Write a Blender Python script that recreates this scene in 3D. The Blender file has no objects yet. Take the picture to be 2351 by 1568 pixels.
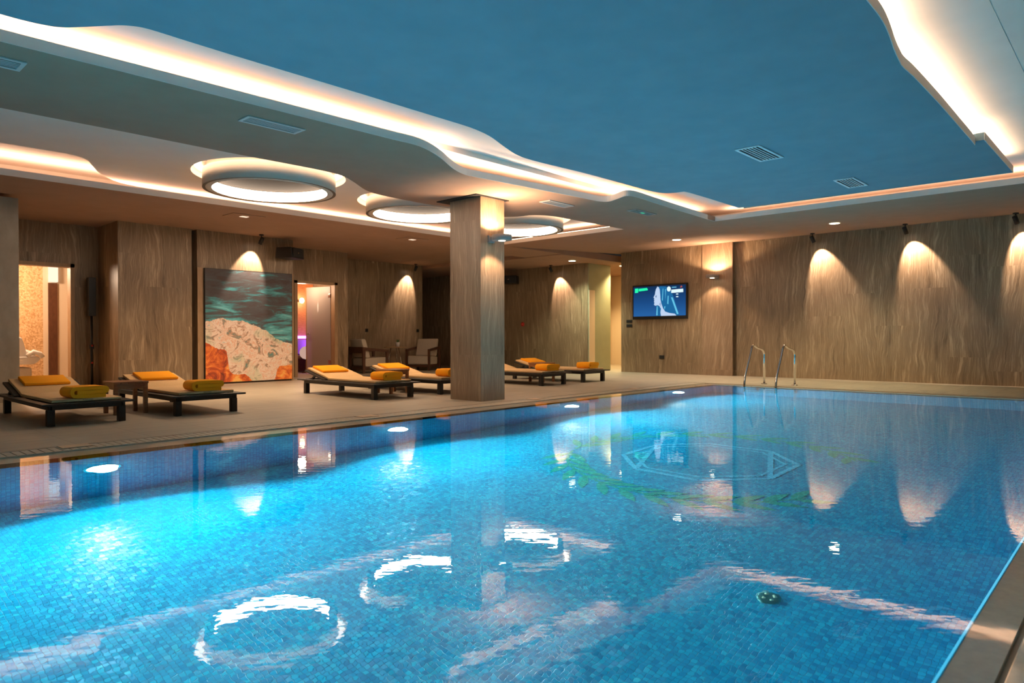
import bpy, bmesh, math, random
from mathutils import Vector, Matrix
random.seed(4)
PI = math.pi
R = math.radians
scn = bpy.context.scene
COL = scn.collection

# ------------------------------------------------------------------ helpers
class MB:
    """collects geometry for ONE mesh object"""
    def __init__(s): s.v = []; s.f = []; s.sm = []
    def add(s, vs, fs, smooth=False):
        o = len(s.v); s.v += [tuple(v) for v in vs]
        s.f += [[i + o for i in f] for f in fs]; s.sm += [smooth] * len(fs); return s
    def box(s, x0, x1, y0, y1, z0, z1):
        vs = [(x, y, z) for z in (z0, z1) for y in (y0, y1) for x in (x0, x1)]
        return s.add(vs, [(0,2,3,1),(4,5,7,6),(0,1,5,4),(2,6,7,3),(0,4,6,2),(1,3,7,5)])
    def quad(s, a, b, c, d): return s.add([a, b, c, d], [(0,1,2,3)])
    def prism(s, pts, z0, z1, smooth=False, caps=True):
        """polygon outline in XY extruded in Z"""
        n = len(pts); vs = [(p[0], p[1], z0) for p in pts] + [(p[0], p[1], z1) for p in pts]
        o = len(s.v); s.v += vs
        for i in range(n):
            j = (i + 1) % n; s.f.append([o+i, o+j, o+n+j, o+n+i]); s.sm.append(smooth)
        if caps:
            s.f.append([o+i for i in reversed(range(n))]); s.sm.append(False)
            s.f.append([o+n+i for i in range(n)]); s.sm.append(False)
        return s
    def extr(s, prof, axis, a0, a1, smooth=False, caps=True):
        """closed profile extruded along an axis: 'x' profile is (y,z), 'y' profile is (x,z)"""
        n = len(prof)
        def P(p, a): return (a, p[0], p[1]) if axis == 'x' else (p[0], a, p[1])
        o = len(s.v); s.v += [P(p, a0) for p in prof] + [P(p, a1) for p in prof]
        for i in range(n):
            j = (i+1) % n; s.f.append([o+i, o+j, o+n+j, o+n+i]); s.sm.append(smooth)
        if caps:
            s.f.append([o+i for i in range(n)]); s.sm.append(False)
            s.f.append([o+n+i for i in reversed(range(n))]); s.sm.append(False)
        return s
    def tube(s, path, r, n=10, caps=True):
        path = [Vector(p) for p in path]; rings = []
        rr = r if isinstance(r, (list, tuple)) else [r]*len(path)
        up = Vector((0.3, 0.2, 1)).normalized()
        for i, p in enumerate(path):
            t = (path[min(i+1, len(path)-1)] - path[max(i-1, 0)]).normalized()
            u = up - t*up.dot(t)
            if u.length < .05: u = Vector((1,0,0)) - t*t.x
            u.normalize(); w = t.cross(u); up = u
            rings.append([p + (u*math.cos(2*PI*k/n) + w*math.sin(2*PI*k/n))*rr[i] for k in range(n)])
        o = len(s.v)
        for g in rings: s.v += [tuple(q) for q in g]
        for i in range(len(rings)-1):
            for k in range(n):
                a = o+i*n+k; b = o+i*n+(k+1) % n; s.f.append([a, b, b+n, a+n]); s.sm.append(True)
        if caps:
            s.f.append([o+k for k in reversed(range(n))]); s.sm.append(False)
            e = o+(len(rings)-1)*n; s.f.append([e+k for k in range(n)]); s.sm.append(False)
        return s
    def lathe(s, prof, n=32, c=(0,0,0), smooth=True, close=False):
        """profile (r,z) around Z"""
        o = len(s.v); m = len(prof)
        for r_, z in prof:
            for k in range(n):
                a = 2*PI*k/n; s.v.append((c[0]+r_*math.cos(a), c[1]+r_*math.sin(a), c[2]+z))
        for i in range(m if close else m-1):
            i2 = (i+1) % m
            for k in range(n):
                k2 = (k+1) % n; s.f.append([o+i*n+k, o+i*n+k2, o+i2*n+k2, o+i2*n+k]); s.sm.append(smooth)
        return s
    def disc(s, c, r, n=32, z=0, flip=False):
        o = len(s.v); s.v += [(c[0]+r*math.cos(2*PI*k/n), c[1]+r*math.sin(2*PI*k/n), z) for k in range(n)]
        idx = [o+k for k in range(n)]; s.f.append(idx[::-1] if flip else idx); s.sm.append(False); return s
    def xf(s, M):
        s.v = [tuple(M @ Vector(v)) for v in s.v]; return s
    def build(s, name, mat, parent=None, bevel=0, seg=2, sub=0, loc=None, fixn=True):
        me = bpy.data.meshes.new(name); me.from_pydata(s.v, [], s.f); me.update()
        for p, q in zip(me.polygons, s.sm): p.use_smooth = q
        if fixn:
            b = bmesh.new(); b.from_mesh(me); bmesh.ops.recalc_face_normals(b, faces=b.faces); b.to_mesh(me); b.free()
        me.materials.append(mat)
        o = bpy.data.objects.new(name, me); COL.objects.link(o)
        if parent: o.parent = parent
        if loc: o.location = loc
        if bevel:
            m = o.modifiers.new('bevel', 'BEVEL'); m.width = bevel; m.segments = seg; m.limit_method = 'ANGLE'; m.angle_limit = R(40)
            m.harden_normals = False
        if sub:
            m = o.modifiers.new('sub', 'SUBSURF'); m.levels = m.render_levels = sub
        return o

def empty(name, loc=(0,0,0), rz=0):
    o = bpy.data.objects.new(name, None); COL.objects.link(o); o.location = loc; o.rotation_euler = (0,0,rz)
    o.empty_display_size = .1; return o
def tag(o, label=None, cat=None, group=None, kind=None):
    if label: o['label'] = label
    if cat: o['category'] = cat
    if group: o['group'] = group
    if kind: o['kind'] = kind
    return o
def thing(name, label, cat, loc=(0,0,0), rz=0, group=None): return tag(empty(name, loc, rz), label, cat, group)
def struct(o): o['kind'] = 'structure'; return o
def copy_tree(o, parent=None):
    c = o.copy(); COL.objects.link(c)
    if parent: c.parent = parent
    for ch in [k for k in bpy.data.objects if k.parent == o]: copy_tree(ch, c)
    return c

# ------------------------------------------------------------------ materials
class NT:
    def __init__(s, m): s.n = m.node_tree.nodes; s.l = m.node_tree.links
    def new(s, t, **kw):
        d = s.n.new(t)
        for k, v in kw.items(): setattr(d, k, v)
        return d
    def link(s, a, b): s.l.new(a, b)
    def val(s, inp, v):
        if hasattr(v, 'is_linked') or isinstance(v, bpy.types.NodeSocket): s.link(v, inp)
        else: inp.default_value = v
    def math(s, op, a, b=None, c=None, clamp=False):
        d = s.new('ShaderNodeMath', operation=op); d.use_clamp = clamp
        s.val(d.inputs[0], a)
        if b is not None: s.val(d.inputs[1], b)
        if c is not None: s.val(d.inputs[2], c)
        return d.outputs[0]
    def xyz(s, x, y, z):
        d = s.new('ShaderNodeCombineXYZ')
        for i, v in enumerate((x, y, z)): s.val(d.inputs[i], v)
        return d.outputs[0]
    def sep(s, v):
        d = s.new('ShaderNodeSeparateXYZ'); s.link(v, d.inputs[0]); return d.outputs
    def pos(s): return s.new('ShaderNodeNewGeometry').outputs['Position']
    def obj(s): return s.new('ShaderNodeTexCoord').outputs['Object']
    def noise(s, vec, scale, detail=2, rough=.5, dist=0, color=False):
        d = s.new('ShaderNodeTexNoise'); s.link(vec, d.inputs['Vector'])
        d.inputs['Scale'].default_value = scale; d.inputs['Detail'].default_value = detail
        d.inputs['Roughness'].default_value = rough; d.inputs['Distortion'].default_value = dist
        return d.outputs['Color' if color else 'Fac']
    def white(s, vec, out='Value'):
        d = s.new('ShaderNodeTexWhiteNoise', noise_dimensions='3D'); s.link(vec, d.inputs['Vector']); return d.outputs[out]
    def ramp(s, fac, stops, interp='LINEAR'):
        d = s.new('ShaderNodeValToRGB'); s.link(fac, d.inputs[0]); e = d.color_ramp.elements; d.color_ramp.interpolation = interp
        while len(e) > 1: e.remove(e[-1])
        e[0].position = stops[0][0]; e[0].color = (*stops[0][1], 1)
        for p, c in stops[1:]:
            k = e.new(p); k.color = (*c, 1)
        return d.outputs[0]
    def mix(s, fac, a, b, blend='MIX'):
        d = s.new('ShaderNodeMix', data_type='RGBA', blend_type=blend)
        s.val(d.inputs[0], fac)
        for i, v in ((6, a), (7, b)):
            if isinstance(v, tuple): d.inputs[i].default_value = (*v, 1)
            else: s.link(v, d.inputs[i])
        return d.outputs[2]
    def bump(s, h, strength=.3, dist=.01):
        d = s.new('ShaderNodeBump'); s.link(h, d.inputs['Height']); d.inputs['Strength'].default_value = strength
        d.inputs['Distance'].default_value = dist; return d.outputs[0]

def mat(name, col=(.8,.8,.8), rough=.5, metal=0, spec=.5, emit=None, estr=0, coat=0, trans=0, alpha=1):
    m = bpy.data.materials.new(name); m.use_nodes = True
    b = m.node_tree.nodes['Principled BSDF']
    b.inputs['Base Color'].default_value = (*col, 1); b.inputs['Roughness'].default_value = rough
    b.inputs['Metallic'].default_value = metal; b.inputs['Specular IOR Level'].default_value = spec
    if coat: b.inputs['Coat Weight'].default_value = coat; b.inputs['Coat Roughness'].default_value = .03; b.inputs['Coat IOR'].default_value = 1.33
    if emit: b.inputs['Emission Color'].default_value = (*emit, 1); b.inputs['Emission Strength'].default_value = estr
    if trans: b.inputs['Transmission Weight'].default_value = trans
    return m
def nodes(m): return NT(m), m.node_tree.nodes['Principled BSDF']
def mottled(name, c0, c1, scale=6, detail=4, rough=.6, bump=0, vec=None, spec=.5, stretch=(1,1,1), coat=0):
    m = mat(name, c0, rough, spec=spec, coat=coat); t, b = nodes(m)
    p = t.obj(); x = t.sep(p)
    v = t.xyz(t.math('MULTIPLY', x[0], stretch[0]), t.math('MULTIPLY', x[1], stretch[1]), t.math('MULTIPLY', x[2], stretch[2]))
    n = t.noise(v, scale, detail, .6)
    t.link(t.ramp(n, [(.3, c0), (.7, c1)]), b.inputs['Base Color'])
    if bump: t.link(t.bump(n, bump, .004), b.inputs['Normal'])
    return m
def emitter(name, col, strength):
    m = bpy.data.materials.new(name); m.use_nodes = True; n = m.node_tree.nodes; n.clear()
    e = n.new('ShaderNodeEmission'); e.inputs[0].default_value = (*col, 1); e.inputs[1].default_value = strength
    o = n.new('ShaderNodeOutputMaterial'); m.node_tree.links.new(e.outputs[0], o.inputs[0]); return m

WARM = (1.0, .70, .49)

def travertine(name, dark, mid, light, seam=True):
    m = mat(name, mid, .42, spec=.35); t, b = nodes(m)
    p = t.sep(t.pos()); u = t.math('ADD', p[0], p[1]); z = p[2]
    su = t.math('FLOOR', t.math('DIVIDE', u, .62))
    jit = t.white(t.xyz(su, 3.3, 1.7))
    sv = t.math('FLOOR', t.math('DIVIDE', t.math('ADD', z, t.math('MULTIPLY', jit, 1.9)), 1.9))
    off = t.white(t.xyz(su, sv, .5)); off2 = t.white(t.xyz(su, sv, 7.5))
    # slow sideways wander of the veins
    wob = t.noise(t.xyz(t.math('MULTIPLY', u, 1.2), t.math('ADD', z, t.math('MULTIPLY', off, 31)), off2), 1.5, 3, .55)
    uu = t.math('ADD', u, t.math('MULTIPLY', t.math('SUBTRACT', wob, .5), .17))
    uu = t.math('ADD', uu, t.math('MULTIPLY', off, 17.))
    uu = t.math('ADD', uu, t.math('MULTIPLY', z, t.math('MULTIPLY', t.math('SUBTRACT', off2, .5), .22)))
    n1 = t.noise(t.xyz(t.math('MULTIPLY', uu, 1.), t.math('MULTIPLY', z, .06), off), 13, 6, .68)
    n2 = t.noise(t.xyz(uu, t.math('MULTIPLY', z, .03), t.math('ADD', off, 4)), 64, 3, .6)
    base = t.ramp(n1, [(.30, dark), (.45, mid), (.56, mid), (.70, light)])
    vein = t.ramp(n2, [(.50, (0,0,0)), (.66, (1,1,1))])
    c = t.mix(t.math('MULTIPLY', vein, .5), base, light)
    big = t.noise(t.xyz(u, t.math('MULTIPLY', z, .7), off2), .9, 2)
    c = t.mix(1, c, t.ramp(big, [(.3, (.78,.76,.74)), (.7, (1.12,1.12,1.1))]), 'MULTIPLY')
    t.link(c, b.inputs['Base Color'])
    return m
M = {}
M['trav'] = travertine('travertine', (.15,.10,.058), (.265,.182,.108), (.53,.39,.25))
M['trav_light'] = travertine('travertine_column', (.18,.115,.07), (.30,.20,.125), (.52,.365,.24))
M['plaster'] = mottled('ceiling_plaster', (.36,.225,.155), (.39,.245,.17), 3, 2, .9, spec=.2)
M['panel_bluish'] = mottled('pool_ceiling_bluish', (.20,.30,.345), (.225,.325,.37), 3, 2, .9, spec=.2)  # even bluish tone for the panel over the pool
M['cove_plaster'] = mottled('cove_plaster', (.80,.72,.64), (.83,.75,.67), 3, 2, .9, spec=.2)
M['painted_gap_shade'] = mat('painted_gap_shade', (.012,.010,.009), .9)  # near-black colour standing in for the shade inside gaps
M['led'] = emitter('warm_led', WARM, 19)
M['led_soft'] = emitter('warm_led_soft', WARM, 18)
M['lamp_white'] = emitter('lamp_white', (1, .86, .66), 14)
M['ring_glow'] = emitter('ring_diffuser', (1, .76, .56), 16)
M['cream_stone'] = mottled('cream_stone', (.30,.24,.17), (.42,.34,.25), 5, 6, .5, stretch=(1,1,.5))
M['dark_wood'] = mottled('dark_wood', (.010,.008,.007), (.024,.018,.014), 9, 4, .45, stretch=(8,1,8))
M['teak'] = mottled('teak_wood', (.22,.085,.032), (.36,.155,.06), 7, 4, .4, stretch=(1.5,9,9))
M['walnut'] = mottled('walnut_wood', (.075,.028,.014), (.13,.052,.025), 7, 4, .4, stretch=(3,3,1))
M['mattress'] = mottled('sand_fabric', (.66,.42,.20), (.74,.48,.24), 60, 3, .85, bump=.1, spec=.2)
M['yellow'] = mottled('yellow_terry', (.95,.34,.012), (1.0,.41,.020), 120, 3, .95, bump=.35, spec=.1)
M['cream_fabric'] = mottled('cream_fabric', (.52,.44,.34), (.60,.52,.41), 70, 3, .9, bump=.1, spec=.2)
M['white_fabric'] = mottled('white_fabric', (.75,.72,.68), (.8,.78,.74), 70, 3, .9, spec=.2)
M['black'] = mat('black_plastic', (.008,.008,.008), .45)
M['black_grille'] = mat('black_mesh', (.012,.012,.012), .8)
M['steel'] = mat('polished_steel', (.80,.76,.72), .10, 1)
M['grey_metal'] = mottled('grey_metal', (.30,.27,.25), (.34,.31,.29), 20, 2, .45)
M['vent_white'] = mat('vent_paint', (.56,.52,.48), .5)
M['vent_bright'] = mat('vent_white_paint', (.86,.86,.86), .5)
M['glass_frost'] = mat('frosted_glass', (.62,.54,.47), .4)
_t, _b = NT(M['glass_frost']), M['glass_frost'].node_tree.nodes['Principled BSDF']
_tr = _t.new('ShaderNodeBsdfTranslucent'); _tr.inputs[0].default_value = (.70,.60,.52,1); _mx = _t.new('ShaderNodeMixShader'); _mx.inputs[0].default_value = .5
_t.link(_b.outputs[0], _mx.inputs[1]); _t.link(_tr.outputs[0], _mx.inputs[2]); _t.link(_mx.outputs[0], M['glass_frost'].node_tree.nodes['Material Output'].inputs[0])
M['oak'] = mottled('oak_frame', (.36,.22,.11), (.46,.29,.15), 6, 4, .5, stretch=(6,6,1))
M['cream_paint'] = mat('cream_paint', (.70,.56,.40), .7)
M['sage'] = mottled('sage_plaster', (.30,.31,.20), (.34,.35,.23), 2, 3, .6)
M['red'] = mat('red_plastic', (.55,.03,.02), .4)
M['gold_mosaic'] = None

def deck():
    m = mat('deck_tile', (.3,.25,.19), .48, spec=.3); t, b = nodes(m)
    p = t.sep(t.pos()); w = .6
    fx = t.math('FRACT', t.math('DIVIDE', p[0], w)); fy = t.math('FRACT', t.math('DIVIDE', p[1], w))
    g = t.math('MAXIMUM', t.math('GREATER_THAN', t.math('ABSOLUTE', t.math('SUBTRACT', fx, .5)), .4955), t.math('GREATER_THAN', t.math('ABSOLUTE', t.math('SUBTRACT', fy, .5)), .4955))
    cell = t.white(t.xyz(t.math('FLOOR', t.math('DIVIDE', p[0], w)), t.math('FLOOR', t.math('DIVIDE', p[1], w)), 0))
    n = t.noise(t.xyz(t.math('MULTIPLY', p[0], .35), t.math('MULTIPLY', p[1], 2.5), cell), 5, 5, .6)
    c = t.ramp(n, [(.3, (.38,.315,.235)), (.7, (.47,.395,.295))])
    c = t.mix(1, c, t.ramp(cell, [(0, (.94,.94,.94)), (1, (1.05,1.05,1.05))]), 'MULTIPLY')
    c = t.mix(g, c, (.27,.22,.17))
    t.link(c, b.inputs['Base Color']); return m
M['deck'] = deck()
def coping():
    m = mat('wet_coping', (.38,.30,.2), .4, coat=1); t, b = nodes(m)
    p = t.pos(); n = t.noise(p, 28, 4, .65); n2 = t.noise(p, 2.2, 3)
    c = t.mix(.5, t.ramp(n, [(.3, (.48,.41,.31)), (.7, (.70,.61,.47))]), t.ramp(n2, [(.3, (.50,.45,.37)), (.7, (.64,.55,.41))]))
    t.link(c, b.inputs['Base Color'])
    w = t.noise(p, 6, 2)
    t.link(t.bump(w, .05, .01), b.inputs['Coat Normal']); return m
M['coping'] = coping()

def mosaic(name, stops, axis='floor', green=None, tilt=.10, rough=.17, bright=1.0):
    m = mat(name, (.02,.2,.4), rough, spec=.5); t, b = nodes(m)
    s = .029
    p = t.sep(t.pos())
    if axis == 'floor': a, c = p[0], p[1]
    elif axis == 'y': a, c = p[0], p[2]
    else: a, c = p[1], p[2]
    sa = t.math('DIVIDE', a, s); sc = t.math('DIVIDE', c, s)
    ia = t.math('FLOOR', sa); ic = t.math('FLOOR', sc)
    fa = t.math('ABSOLUTE', t.math('SUBTRACT', t.math('FRACT', sa), .5)); fc = t.math('ABSOLUTE', t.math('SUBTRACT', t.math('FRACT', sc), .5))
    d = t.math('MAXIMUM', fa, fc)
    grout = t.new('ShaderNodeMapRange'); t.link(d, grout.inputs[0]); grout.inputs[1].default_value = .43; grout.inputs[2].default_value = .475
    rnd = t.white(t.xyz(ia, ic, 2.5)); rndc = t.white(t.xyz(ia, ic, 9.5), 'Color')
    # sheets of tiles vary a little against each other
    sheet = t.white(t.xyz(t.math('FLOOR', t.math('DIVIDE', sa, 11)), t.math('FLOOR', t.math('DIVIDE', sc, 11)), 1.5))
    f = t.math('ADD', t.math('MULTIPLY', rnd, .9), t.math('MULTIPLY', sheet, .1))
    col = t.ramp(f, stops)
    col = t.mix(grout.outputs[0], col, tuple(.55*x for x in stops[1][1]))
    t.link(col, b.inputs['Base Color'])
    # each tile sits at its own slight angle
    geo = t.new('ShaderNodeNewGeometry')
    sub = t.new('ShaderNodeVectorMath', operation='SUBTRACT'); t.link(rndc, sub.inputs[0]); sub.inputs[1].default_value = (.5,.5,.5)
    sca = t.new('ShaderNodeVectorMath', operation='SCALE'); t.link(sub.outputs[0], sca.inputs[0]); sca.inputs['Scale'].default_value = tilt
    add = t.new('ShaderNodeVectorMath', operation='ADD'); t.link(geo.outputs['Normal'], add.inputs[0]); t.link(sca.outputs[0], add.inputs[1])
    nor = t.new('ShaderNodeVectorMath', operation='NORMALIZE'); t.link(add.outputs[0], nor.inputs[0])
    bp = t.new('ShaderNodeBump'); bp.inputs['Strength'].default_value = .35; bp.inputs['Distance'].default_value = .003; bp.invert = True
    t.link(grout.outputs[0], bp.inputs['Height']); t.link(nor.outputs[0], bp.inputs['Normal'])
    t.link(bp.outputs[0], b.inputs['Normal'])
    return m
BLUE = [(0, (.003,.235,.42)), (.3, (.004,.33,.54)), (.7, (.005,.41,.61)), (.94, (.008,.49,.67)), (1, (.02,.58,.68))]
M['pool_floor'] = mosaic('blue_mosaic_floor', BLUE)
M['pool_y'] = mosaic('blue_mosaic_side', BLUE, 'y')
M['pool_x'] = mosaic('blue_mosaic_end', BLUE, 'x')
M['green_tile'] = mosaic('green_mosaic', [(0, (.004,.33,.26)), (.5, (.006,.42,.34)), (1, (.01,.50,.38))])
M['sky_tile'] = mosaic('light_blue_mosaic', [(0, (.05,.48,.75)), (.5, (.08,.6,.85)), (1, (.12,.7,.9))])
M['edge_tile'] = mat('edge_tile_painted_light', (.04,.50,.72), .3)  # light along the pool edge is put into this brighter colour

def water():
    m = bpy.data.materials.new('pool_water'); m.use_nodes = True; n = m.node_tree.nodes; n.clear(); t = NT(m)
    g = t.new('ShaderNodeBsdfGlass'); g.inputs['IOR'].default_value = 1.33; g.inputs['Roughness'].default_value = 0
    g.inputs['Color'].default_value = (.93,.99,1,1)
    p = t.pos()
    a = t.noise(p, 2.6, 2, .45); bb = t.noise(p, 15, 2, .5)
    x = t.sep(p)
    s1 = t.noise(t.xyz(t.math('MULTIPLY', t.math('ADD', x[0], x[1]), 3.4), t.math('MULTIPLY', t.math('SUBTRACT', x[0], x[1]), .9), 0), 3.4, 2, .5)
    h = t.math('ADD', t.math('ADD', t.math('MULTIPLY', a, .14), t.math('MULTIPLY', s1, .16)), t.math('MULTIPLY', bb, .10))
    t.link(t.bump(h, 1.0, .0022), g.inputs['Normal'])
    o = t.new('ShaderNodeOutputMaterial'); t.link(g.outputs[0], o.inputs[0]); return m
M['water'] = water()

def gold_mosaic():
    m = mat('amber_woven', (.6,.4,.2), .6); t, b = nodes(m)
    v = t.new('ShaderNodeTexVoronoi'); t.link(t.pos(), v.inputs[0]); v.inputs['Scale'].default_value = 38
    w = t.white(v.outputs['Color'])
    t.link(t.ramp(w, [(0, (.46,.25,.10)), (.5, (.62,.38,.18)), (1, (.74,.50,.28))]), b.inputs['Base Color']); return m
M['amber'] = gold_mosaic()

def painting():
    m = mat('abstract_canvas', (.2,.2,.2), .7); t, b = nodes(m)
    x = t.sep(t.obj()); u = t.math('DIVIDE', x[0], 1.81); v = t.math('DIVIDE', x[2], 2.19)   # 0..1 both
    uv = t.xyz(u, t.math('MULTIPLY', v, 1.2), 0)
    # upper part: dark with teal brushed streaks
    st = t.noise(t.xyz(t.math('MULTIPLY', u, .9), t.math('MULTIPLY', v, 5), 1.3), 3.2, 6, .65, .6)
    st2 = t.noise(t.xyz(t.math('MULTIPLY', u, 1.6), t.math('MULTIPLY', v, 6), 8.3), 3.4, 5, .7, .5)
    lowv = t.math('MULTIPLY', t.math('SUBTRACT', .78, v), .22)
    top = t.ramp(t.math('ADD', st, lowv), [(.36, (.085,.062,.060)), (.52, (.095,.10,.105)), (.58, (.07,.27,.30)), (.68, (.14,.52,.56)), (.82, (.55,.76,.70))])
    top = t.mix(t.ramp(st2, [(.54, (0,0,0)), (.76, (.6,.6,.6))]), top, (.06,.045,.045))
    # cream mass
    cn = t.noise(uv, 7, 9, .75, 1.2); cn2 = t.noise(uv, 3, 3, .6, .4)
    cream = t.ramp(cn, [(.36, (.12,.30,.28)), (.42, (.50,.26,.15)), (.46, (.80,.56,.42)), (.51, (.92,.82,.70)), (.56, (.78,.38,.20)), (.60, (.95,.86,.76)), (.66, (.45,.42,.34))])
    cream = t.mix(t.ramp(cn2, [(.50, (0,0,0)), (.60, (.75,.75,.75))]), cream, t.ramp(cn, [(.40, (.10,.26,.24)), (.48, (.50,.52,.32)), (.54, (.80,.76,.55)), (.62, (.26,.40,.35))]))
    # orange corners
    on = t.noise(uv, 5, 6, .7, 1)
    orange = t.ramp(on, [(.36, (.16,.03,.015)), (.46, (.60,.10,.02)), (.54, (.90,.25,.04)), (.64, (.95,.55,.14))])
    edge = t.math('MULTIPLY', t.math('SUBTRACT', t.noise(uv, 9, 5, .7), .5), .09)
    def curve(pts):
        fc = t.new('ShaderNodeFloatCurve'); t.link(u, fc.inputs['Value']); c = fc.mapping.curves[0]
        c.points[0].location = pts[0]; c.points[1].location = pts[-1]
        for p in pts[1:-1]: c.points.new(*p)
        fc.mapping.update(); return fc.outputs[0]
    e1 = curve([(0,.53),(.12,.56),(.28,.55),(.48,.53),(.62,.49),(.72,.44),(.82,.38),(1,.34)])
    e2 = curve([(0,.36),(.1,.31),(.22,.28),(.24,.20),(.27,.09),(.45,.055),(.52,.0),(.78,.0),(.82,.10),(.9,.13),(1,.14)])
    ve = t.math('ADD', v, edge)
    m1 = t.math('LESS_THAN', ve, e1); m2 = t.math('LESS_THAN', t.math('ADD', v, t.math('MULTIPLY', edge, .7)), e2)
    c = t.mix(m1, top, cream); c = t.mix(m2, c, orange)
    t.link(c, b.inputs['Base Color']); return m
M['painting'] = painting()

# ------------------------------------------------------------------ camera
cam = bpy.data.objects.new('camera', bpy.data.cameras.new('camera')); COL.objects.link(cam); scn.camera = cam
H = .9
YAW, PIT, ROL = R(42.713), R(-.362), R(-.120)
f = Vector((math.cos(YAW)*math.cos(PIT), math.sin(YAW)*math.cos(PIT), math.sin(PIT)))
rt = Vector((math.sin(YAW), -math.cos(YAW), 0)); up = rt.cross(f)
rt2 = rt*math.cos(ROL) + up*math.sin(ROL); up2 = -rt*math.sin(ROL) + up*math.cos(ROL)
mw = Matrix((( rt2.x, up2.x, -f.x, 0), (rt2.y, up2.y, -f.y, 0), (rt2.z, up2.z, -f.z, H), (0,0,0,1)))
cam.matrix_world = mw
cam.data.sensor_width = 36; cam.data.lens = 1588/2351*36; cam.data.clip_start = .05
cam.data.dof.use_dof = True; cam.data.dof.focus_distance = 5.0; cam.data.dof.aperture_fstop = 3.2

# ------------------------------------------------------------------ room shell
ZD = 2.88; ZT = 2.96        # underside / upper shelf of the dropped ceilings
XN = -3.2                    # near end of the room, behind the camera
YR, YL, XF = .41, 6.10, 12.2 # pool edges
ZW = -.012

fl = MB()
fl.box(XN, 12.9, 6.66, 18.2, -.25, 0)                # deck along the loungers
fl.box(12.45, 15.3, -2.2, 6.66, -.25, 0)             # far deck
fl.box(12.9, 19.5, 6.66, 18.2, -.25, 0)
fl.box(XN, 12.45, -2.2, .02, -.25, 0)                # near deck
struct(fl.build('floor', M['deck']))
cp = MB()
cp.box(XN, 12.45, YL, 6.38, -.2, ZW-.001)
cp.box(XF, 12.45, YR-.2, YL, -.2, -.006)
cp.box(XN, XF, .30, YR, -.2, ZW-.001)
tag(cp.build('pool_coping', M['coping']), None, None, kind='structure')
ed = MB().extr([(YR,-.0135),(YR+.004,-.0135),(YR+.014,-.028),(YR,-.028)], 'x', XN, XF)
tag(ed.build('pool_edge_trim', M['edge_tile']), kind='structure')  # strip drawn for the light caught along the submerged edge
gt = MB()
for i in range(int((12.45-XN)/.062)):
    x = XN + .062*i
    gt.box(x, x+.052, 6.39, 6.64, -.03, -.003)
gt.box(XN, 12.45, 6.38, 6.392, -.05, -.001); gt.box(XN, 12.45, 6.638, 6.655, -.05, -.001)
tag(gt.build('overflow_grating', mottled('grating_stone', (.46,.38,.28), (.56,.47,.35), 14, 3, .5)), kind='structure')
gb = MB().box(XN, 12.45, 6.38, 6.66, -.25, -.06).box(XN, 12.45, .0, .30, -.25, -.03)
struct(gb.build('gutter_floor', mottled('gutter_stone', (.16,.12,.08), (.22,.17,.11), 12, 3, .35)))
ng = MB()
for i in range(3): ng.box(XN, 12.45, .05+.085*i, .11+.085*i, -.03, -.006)
tag(ng.build('near_grating', M['coping'], bevel=.004), kind='structure')

DP = -1.6
struct(MB().quad((XN,YR,DP),(XF,YR,DP),(XF,YL,DP),(XN,YL,DP)).build('pool_floor', M['pool_floor'], fixn=False))
struct(MB().quad((XN,YL,DP),(XF,YL,DP),(XF,YL,ZW),(XN,YL,ZW)).build('pool_wall_left', M['pool_y']))
struct(MB().quad((XN,YR,DP),(XF,YR,DP),(XF,YR,ZW),(XN,YR,ZW)).build('pool_wall_right', M['pool_y']))
struct(MB().quad((XF,YR,DP),(XF,YL,DP),(XF,YL,ZW),(XF,YR,ZW)).build('pool_wall_far', M['pool_x']))
struct(MB().quad((XN,YR,DP),(XN,YL,DP),(XN,YL,ZW),(XN,YR,ZW)).build('pool_wall_near', M['pool_x']))
wt = MB().quad((XN,YR,ZW),(XF,YR,ZW),(XF,YL,ZW),(XN,YL,ZW)).build('water', M['water'], fixn=False)
tag(wt, 'still clear blue pool water reflecting the cove lights', 'water', kind='stuff')

def panel(name, material, boxes, parent=None):
    m = MB()
    for b in boxes: m.box(*b)
    return struct(m.build(name, material, parent))
# far wall with the television, its pilaster and the spotlit stretch
panel('wall_far', M['trav'], [(15.05, 15.35, 7.05, 10.05, 0, 3.16), (15.17, 15.40, -2.2, 7.05, 0, 3.16)])
panel('trim_1', M['trav_light'], [(15.03, 15.06, 7.02, 7.77, 0, 3.075)])
# corridor beside the television wall
panel('wall_corridor', M['cream_paint'], [(15.35, 19.4, 9.9, 10.05, 0, 2.9), (18.9, 19.1, 10.05, 13.2, 0, 2.9), (15.95, 18.9, 13.0, 13.2, 0, 2.9)])
panel('wall_sage', M['sage'], [(14.9, 15.92, 10.985, 11.2, 0, 2.86)])
panel('trim_2', M['cream_paint'], [(14.915, 15.17, 10.970, 10.985, 0, 2.15)])
panel('trim_3', M['oak'], [(15.12, 15.16, 10.05, 10.10, 0, 2.45)])
panel('wall_mid', M['trav'], [(14.89, 15.1, 11.0, 18.2, 0, 2.90)])
panel('wall_niche', M['trav'], [(9.66, 12.88, 15.4, 15.6, 0, 3.0)])
panel('wall_niche_side', M['trav'], [(12.68, 12.88, 15.6, 18.2, 0, 3.0)])
panel('wall_back', M['trav'], [(12.88, 14.9, 18.0, 18.2, 0, 3.0)])
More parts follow.
